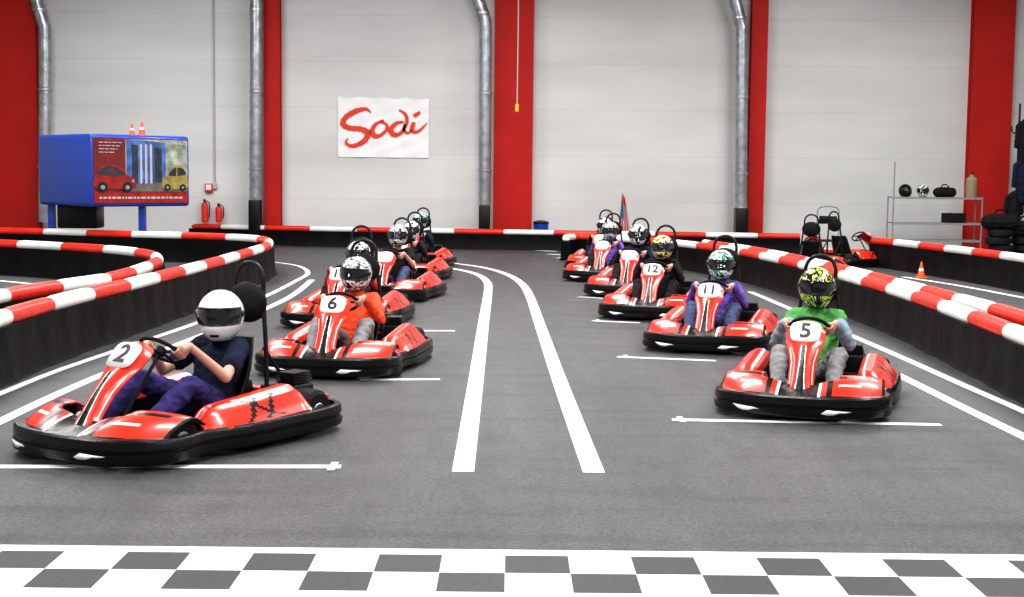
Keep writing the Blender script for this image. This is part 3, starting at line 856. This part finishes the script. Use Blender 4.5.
kart_and_driver(2.07, 18.2, -15, '12', 'red kart number 12 third in the right row', 1, 'long', M['blackcloth'], M['blackcloth'], M['shoe_dark'], M['h_yellow'],
                'driver in black jacket with black and yellow helmet in kart 12', 8, ho=(0, 0, -.03))
kart_and_driver(2.06, 21.5, -14, '', 'red kart directly behind kart number 12', 1, 'long', M['navy'], M['blackcloth'], M['shoe_dark'], M['h_bw'],
                'driver in navy top with black and white helmet behind kart 12', 8)
kart_and_driver(1.86, 24.6, -14, '', 'red kart of the far purple-clad driver in the right row', 0, 'long', M['purple'], M['blackcloth'], M['shoe_dark'], M['h_grey'],
                'small far driver in purple top near the back of the right row', 8)
kart_and_driver(1.98, 27.4, -10, '', 'red kart at the very back of the right row', 0, 'long', M['blackcloth'], M['blackcloth'], M['shoe_dark'], M['h_bw'],
                'driver in black at the very back of the right row', 8)
def parked(px, Y, adeg, label):
    k = copy_tree(PROTO['']); p = at_y(px, 250, Y)
    k.location = (p.x, Y, 0); k.rotation_euler = (0, 0, R(adeg)); k.scale = (1, 1.04, 1.04); tag(k, label, 'kart', 'empty karts parked behind the right barrier')
parked(812, 26.6, 165, 'empty kart parked behind the right barrier, nearer the centre')
parked(853, 29.2, 128, 'empty kart parked behind the right barrier next to the grey chair')
parked(1097, 14.5, -90, 'empty kart cut off by the right edge behind the barriers')

# ------------------------------------------------------------------ blue sign box
A = at_y(38, 170, 29.6); B = at_y(90, 170, 28.0); Cc = at_y(190, 170, 29.6)
A.z = B.z = Cc.z = 0
Dd = A + (Cc - B)
base = (A + Cc) / 2
t = thing('advertising_box', 'large blue advertising box on legs with car picture', 'sign', base)
Z0, Z1 = 1.12, 2.62
b = MB(); b.prism([Vector((p.x - base.x, p.y - base.y, Z0)) for p in (A, B, Cc, Dd)], (0, 0, Z1 - Z0))
bmesh.ops.bevel(b.bm, geom=list(b.bm.edges), offset=.07, segments=4, profile=.5, affect='EDGES')
b.build('housing', M['blue'], t)
ex = (Cc - B).normalized(); en = Vector((ex.y, -ex.x, 0)); W_ = (Cc - B).length; Bo = B - base
def sp_(u, v, l=.02): return Bo + ex * (u * W_) + Vector((0, 0, Z0 + v * (Z1 - Z0))) + en * l
def panel(pts, m, nm, l, par):
    b = MB(); b.prism([sp_(u, v, l) for u, v in pts], -en * .012); return b.build(nm, m, par, smooth=False)
rect = lambda u0, v0, u1, v1: [(u0, v0), (u1, v0), (u1, v1), (u0, v1)]
pic = panel(rect(.03, .05, .97, .95), M['ad_maroon'], 'picture', .012, t)
panel(rect(.34, .40, .97, .94), M['ad_pale'], 'picture_background', .018, pic)
panel(rect(.34, .21, .97, .42), M['ad_floor'], 'picture_ground', .022, pic)
panel([(.35, .30), (.74, .34), (.74, .90), (.35, .94)], M['ad_blue'], 'washing_machine_print', .026, pic)
panel([(.40, .31), (.46, .32), (.46, .86), (.40, .87)], M['ad_glass'], 'washing_bay_print', .030, pic)
panel([(.63, .34), (.70, .35), (.70, .82), (.63, .83)], M['ad_glass'], 'washing_bay_print', .030, pic)
for u in (.48, .53, .58):
    panel([(u, .32), (u + .022, .325), (u + .022, .87), (u, .88)], M['lightgrey'], 'brush_column_print', .034, pic)
panel(rect(.03, .05, .97, .20), M['ad_red'], 'red_band_print', .026, pic)
def carprint(u0, u1, m, vb=.20, flip=False):
    f = lambda a, c: (u0 + (u1 - u0) * ((1 - a) if flip else a), vb + c)
    P_ = lambda L: [(p.x, p.y) for p in cat_rom([(x, y, 0) for x, y in L], 4, True)]
    panel(P_([f(0, .07), f(.5, .045), f(.98, .06), f(1.0, .14), f(.97, .205), f(.80, .235), f(.68, .33), f(.50, .375), f(.28, .375), f(.12, .33), f(.03, .24), f(-.01, .16)]), m, 'car_print', .038, pic)
    panel(P_([f(.10, .25), f(.72, .235), f(.63, .315), f(.48, .35), f(.28, .35), f(.15, .32)]), M['ad_glass'], 'car_window_print', .044, pic)
    panel([f(.42, .23), f(.46, .23), f(.44, .36), f(.41, .36)], m, 'car_pillar_print', .047, pic)
    for w in (.2, .8):
        r = (u1 - u0) * .12; wx = (1 - w) if flip else w
        panel([(u0 + (u1 - u0) * wx + r * math.cos(k * PI / 6), vb + .07 + r * 1.5 * math.sin(k * PI / 6)) for k in range(12)], M['ink'], 'car_wheel_print', .046, pic)
        panel([(u0 + (u1 - u0) * wx + r * .45 * math.cos(k * PI / 6), vb + .07 + r * .65 * math.sin(k * PI / 6)) for k in range(12)], M['grey'], 'wheel_hub_print', .050, pic)
    panel([f(.92, .14), f(.98, .14), f(.96, .18), f(.91, .18)], M['grey'], 'headlamp_print', .046, pic)
carprint(.03, .43, M['ad_red']); carprint(.70, .965, M['ad_olive'], flip=True)
random.seed(3)
def words(u0, u1, v, h):
    b = MB(); u = u0
    while u < u1:
        w = random.uniform(.015, .05); w = min(w, u1 - u)
        if w > .008: b.prism([sp_(a, c, .034) for a, c in rect(u, v, u + w, v + h)], -en * .006)
        u += w + .012
    b.build('text_line', M['lightgrey'], pic, smooth=False)
words(.08, .92, .11, .028)
for k in range(4): words(.08, .30 - .02 * k, .88 - k * .045, .012)
words(.78, .94, .88, .018)
for q in ((A.lerp(B, .10) + (Dd - A) * .08, 0), (B.lerp(Cc, .56) + (A - B) * .1, 0)):
    p = q[0] - base
    b = MB(); b.box((p.x, p.y, Z0 / 2 + .02), (.14, .14, Z0 + .04), bevel=.01); b.box((p.x, p.y, .02), (.4, .4, .04))
    b.build('leg', M['blue'], t, smooth=False)
pa = (A.lerp(B, .3) + (Cc - B) * .15) - base
b = MB(); b.box((pa.x + .22, pa.y + .1, .88), (.85, .6, .5), bevel=.04); b.build('machine_unit', M['black'], t)

def cone(loc, h, label, group=None):
    t = thing('traffic_cone', label, 'cone', loc, group=group)
    b = MB(); k = h / .3
    b.box((0, 0, .01 * k), (.19 * k, .19 * k, .02 * k), bevel=.008 * k)
    pr = [(.075, .02), (.058, .09), (.048, .13), (.038, .18), (.03, .22), (.014, .29), (.008, .30)]
    b.lathe([(r * k, z * k) for r, z in pr], (0, 0, 0), seg=20, mis=[0, 0, 1, 0, 0, 0]); b.build('cone_body', [M['orange'], M['white']], t)
p = at_y(132, 134, 29.4); cone((p.x, p.y, Z1), .27, 'small orange cone standing on the blue box, nearer its centre')
p = at_y(142, 134, 29.5); cone((p.x, p.y, Z1), .32, 'small orange cone on the blue box, nearer the right end')
cone(at_z(921, 278), .31, 'small orange cone standing on the far right track')

# ------------------------------------------------------------------ fire extinguishers
def extinguisher(px, py, label, h=.62):
    p = at_y(px, py, WY - .15)
    t = thing('fire_extinguisher', label, 'fire extinguisher', (p.x, p.y, p.z), group='fire extinguishers on the back wall')
    b = MB(); b.lathe([(.07, 0), (.09, .02), (.09, h * .7), (.07, h * .8), (.03, h * .85)], (0, 0, 0), seg=20); b.build('cylinder_tank', M['rail_red'], t)
    b = MB(); b.box((0, -.02, h * .9), (.05, .12, .05)); b.box((0, -.05, h * .97), (.03, .16, .02)); b.build('valve', M['dark'], t)
    b = MB(); b.tube(cat_rom([(.02, -.04, h * .9), (.13, -.06, h * .8), (.13, -.06, h * .35), (.12, -.06, h * .2)], 6), .014, 8); b.build('hose', M['black'], t)
    b = MB(); b.box((0, .115, h * .5), (.10, .07, .04)); b.build('wall_bracket', M['steel'], t)
extinguisher(205, 222, 'fire extinguisher on the left of the pair on the wall')
extinguisher(219, 222, 'fire extinguisher on the right of the pair on the wall', .5)
p = at_y(209, 188, WY - .05); b = MB(); b.box((0, 0, 0), (.2, .1, .24), bevel=.02); b.box((0, -.05, .02), (.14, .02, .14), mi=1)
o = b.build('alarm_box', [M['rail_red'], M['white']]); o.location = p; tag(o, 'small red alarm box above the fire extinguishers', 'alarm box')

# ------------------------------------------------------------------ flag
p = at_y(617, 250, 34.6)
t = thing('flag', 'narrow draped flag with red, white and blue stripes behind the far drivers', 'flag', (p.x, p.y, 0))
b = MB(); b.tube([(0, 0, 0), (.12, 0, 1.46)], .014, 8); b.lathe([(.0, 0), (.10, .0), (.10, .03), (.02, .06)], (0, 0, 0), seg=16); b.build('pole', M['steel'], t)
b = MB()
def fl(u, v): return Vector((.10 + u * (.08 + .24 * v) - .07 * v, .05 * math.sin(u * 9 + v * 2), 1.44 - v * .95 - .10 * u))
b.grid(fl, 28, 20, mfn=lambda u, v: 0 if v < .25 else (2 if v < .65 and u < .42 else (int(u * 8) % 2)))
b.build('flag_cloth', [M['rail_red'], M['lightgrey'], M['ad_blue']], t, solid=.006)
p = at_y(541, 228, WY - .5)
t = thing('storage_bin', 'small blue bin with lid beside the central column', 'bin', (p.x, p.y, 0))
b = MB(); b.lathe([(.16, 0), (.20, .62)], (0, 0, 0), seg=20); b.build('bin_body', M['blue'], t)
b = MB(); b.lathe([(.21, .62), (.21, .67), (.1, .71), (.02, .715)], (0, 0, 0), seg=20); b.build('lid', M['black'], t)

# ------------------------------------------------------------------ storage rack on the right
RY = 34.2
a = at_y(891, 196, RY); c = at_y(979, 196, RY)
t = thing('storage_rack', 'grey metal storage rack against the wall on the right', 'rack', (a.x, RY, 0))
w = c.x - a.x
for x in (0, w):
    for y in (-.25, .25):
        b = MB(); hh = 2.3 if x == 0 and y < 0 else 1.45
        b.box((x, y, hh / 2), (.03, .03, hh)); b.build('post', M['grey'], t, smooth=False)
for z in (.35, .78, 1.42):
    b = MB(); b.box((w / 2, 0, z), (w, .55, .03)); b.box((w / 2, -.27, z - .01), (w, .02, .05)); b.build('shelf', M['grey'], t, smooth=False)
def shelf_helmet(x, z, m, rz, label):
    t = thing('helmet', label, 'helmet', (a.x + x, RY, z + .16), rz, 'helmets on the storage rack')
    h = bpy.data.objects.new('shell', HM[0]); C.objects.link(h); h.parent = t; setmat(h, m)
    for nm, me in (('trim', HM[1]), ('visor', HM[2])):
        o = bpy.data.objects.new(nm, me); C.objects.link(o); o.parent = t
shelf_helmet(.35, 1.436, M['black'], .5, 'black helmet at the left end of the rack top shelf')
shelf_helmet(.80, 1.436, M['h_bw'], -.4, 'black and white helmet in the middle of the rack top shelf')
p = (a.x + 2.02, RY, 1.436)
b = MB(); b.lathe([(.13, 0), (.14, .02), (.14, .45), (.10, .5), (.05, .52), (.05, .58)], (0, 0, 0), seg=20); b.lathe([(.055, .58), (.055, .63)], (0, 0, 0), seg=14, mi=1)
o = b.build('canister', [M['cardboard'], M['dark']]); o.location = p; tag(o, 'tan canister standing at the right end of the rack', 'canister')
b = MB(); b.box((0, 0, .12), (.5, .4, .24), bevel=.01); b.box((0, 0, .245), (.12, .41, .008), mi=1)
o = b.build('storage_case', [M['blackcloth'], M['grey']], smooth=False); o.location = (a.x + 1.6, RY, .796); tag(o, 'flat black case on the middle shelf of the rack', 'case')
def bag(loc, label, sc=1.0, first=[None]):
    if first[0] is None:
        b = MB(); b.chain([(-.17, 0, .12), (.17, 0, .12)], [.12, .12]); b.tube(cat_rom([(-.1, 0, .2), (-.06, 0, .30), (.06, 0, .30), (.1, 0, .2)], 6), .012, 6)
        first[0] = remesh(b, .01, 1, .012)
    o = link_mesh('sports_bag', first[0], M['blackcloth'], None); o.location = loc; o.scale = (sc, sc, sc); tag(o, label, 'bag')
bag((a.x + 1.35, RY, 1.436), 'black sports bag lying on the rack top shelf')

p = at_y(829, 222, 30.9)
t = thing('metal_chair', 'grey metal chair frame behind the parked karts', 'chair', (p.x, 30.9, 0), R(-8))
sx = .24
b = MB(); b.tube(cat_rom([(-sx, .2, .45), (-sx, .26, .9), (-sx * .8, .27, 1.20), (sx * .8, .27, 1.20), (sx, .26, .9), (sx, .2, .45)], 6), .02, 8); b.build('back_frame', M['grey'], t)
b = MB(); b.box((0, .26, .92), (.4, .03, .18), bevel=.012); b.build('backrest', M['black'], t)
b = MB(); b.box((0, 0, .46), (.46, .44, .05), bevel=.02); b.build('seat', M['black'], t)
for x in (-sx, sx):
    for y in (-.2, .2):
        b = MB(); b.tube([(x, y, .45), (x * 1.05, y * 1.15, 0)], .015, 8); b.build('leg', M['grey'], t)

p = at_y(1000, 240, 31.8)
def tyre(x, y, z, label, first=[None]):
    if first[0] is None:
        b = MB(); b.lathe([(.17, .02), (.24, 0), (.29, .03), (.30, .09), (.29, .15), (.24, .18), (.17, .16), (.165, .09), (.17, .02)], (0, 0, 0), seg=32)
        bmesh.ops.delete(b.bm, geom=[f for f in b.bm.faces if len(f.verts) > 10], context='FACES_ONLY')
        first[0] = o = b.build('tyre', M['rubber'])
    else:
        o = first[0].copy(); C.objects.link(o)
    o.location = (x, y, z); tag(o, label, 'tyre', 'black tyres stacked at the right wall')
for k, nm in enumerate(('bottom', 'second from bottom', 'third from bottom', 'topmost')):
    tyre(p.x + .05 * math.sin(k * 2.1), 31.8, k * .18, 'black tyre, %s of the stack left of the hanging jackets' % nm)
for k, nm in enumerate(('bottom', 'second from bottom', 'topmost')):
    tyre(p.x + .68 + .04 * math.cos(k * 1.7), 32.0, k * .18, 'black tyre, %s of the stack under the hanging jackets' % nm)
bag((p.x - .02, 31.8, .71), 'large black bag heaped on the left tyre stack', 1.5)
bag((p.x + .66, 32.0, .53), 'large black bag heaped on the right tyre stack', 1.6)
p = at_y(1016, 200, 33.5)
t = thing('coat_stand', 'dark metal coat stand at the right edge', 'coat stand', (p.x, 33.5, 0))
b = MB(); b.tube([(0, 0, 0), (0, 0, 3.75)], .025, 10); b.lathe([(.28, 0), (.28, .03), (.05, .06)], (0, 0, 0), seg=20); b.build('pole', M['dark'], t)
for k in range(4):
    an = k * PI / 2 + .4
    b = MB(); b.tube(cat_rom([(0, 0, 3.0), (.2 * math.cos(an), .2 * math.sin(an), 3.05), (.26 * math.cos(an), .26 * math.sin(an), 3.2)], 5), .014, 8); b.build('hook', M['dark'], t)
def coat(dx, dy, z, m, label, L=1.1):
    b = MB()
    b.chain([(0, 0, 0), (-.15, 0, -.12), (-.19, .02, -.55 * L)], [.06, .07, .05]); b.chain([(0, 0, 0), (.15, 0, -.12), (.2, .02, -.58 * L)], [.06, .07, .05])
    b.chain([(0, 0, -.08), (0, 0, -.4 * L), (.02, 0, -.85 * L)], [.10, .13, .16])
    o = link_mesh('hanging_jacket', remesh(b, .02, 2, .02), m, None); o.location = (p.x + dx, 33.5 + dy, z); tag(o, label, 'jacket', 'jackets on the coat stand')
coat(.05, -.26, 3.3, M['blackcloth'], 'black jacket hanging highest on the coat stand')
coat(.02, -.28, 2.35, M['navy'], 'navy jacket hanging in the middle of the coat stand')
coat(-.16, -.30, 1.55, M['blackcloth'], 'black jacket hanging lowest on the coat stand', .8)

# ------------------------------------------------------------------ light
w = bpy.data.worlds.new('world'); S.world = w; w.use_nodes = True
w.node_tree.nodes['Background'].inputs[0].default_value = (0.95, 0.97, 1.0, 1)
w.node_tree.nodes['Background'].inputs[1].default_value = 0.36
def area(x, y, z, sx, sy, p, rot=(0, 0, 0), col=(1, .99, .975)):
    l = bpy.data.lights.new('hall_lamp', 'AREA'); l.shape = 'RECTANGLE'; l.size = sx; l.size_y = sy; l.energy = p; l.color = col
    o = bpy.data.objects.new('hall_lamp', l); C.objects.link(o); o.location = (x, y, z); o.rotation_euler = rot
for y in (3, 9.5, 16, 22.5, 28.5):
    for x in (-9, 0, 9):
        area(x, y, 8.2, 4.0, 1.0, 540)
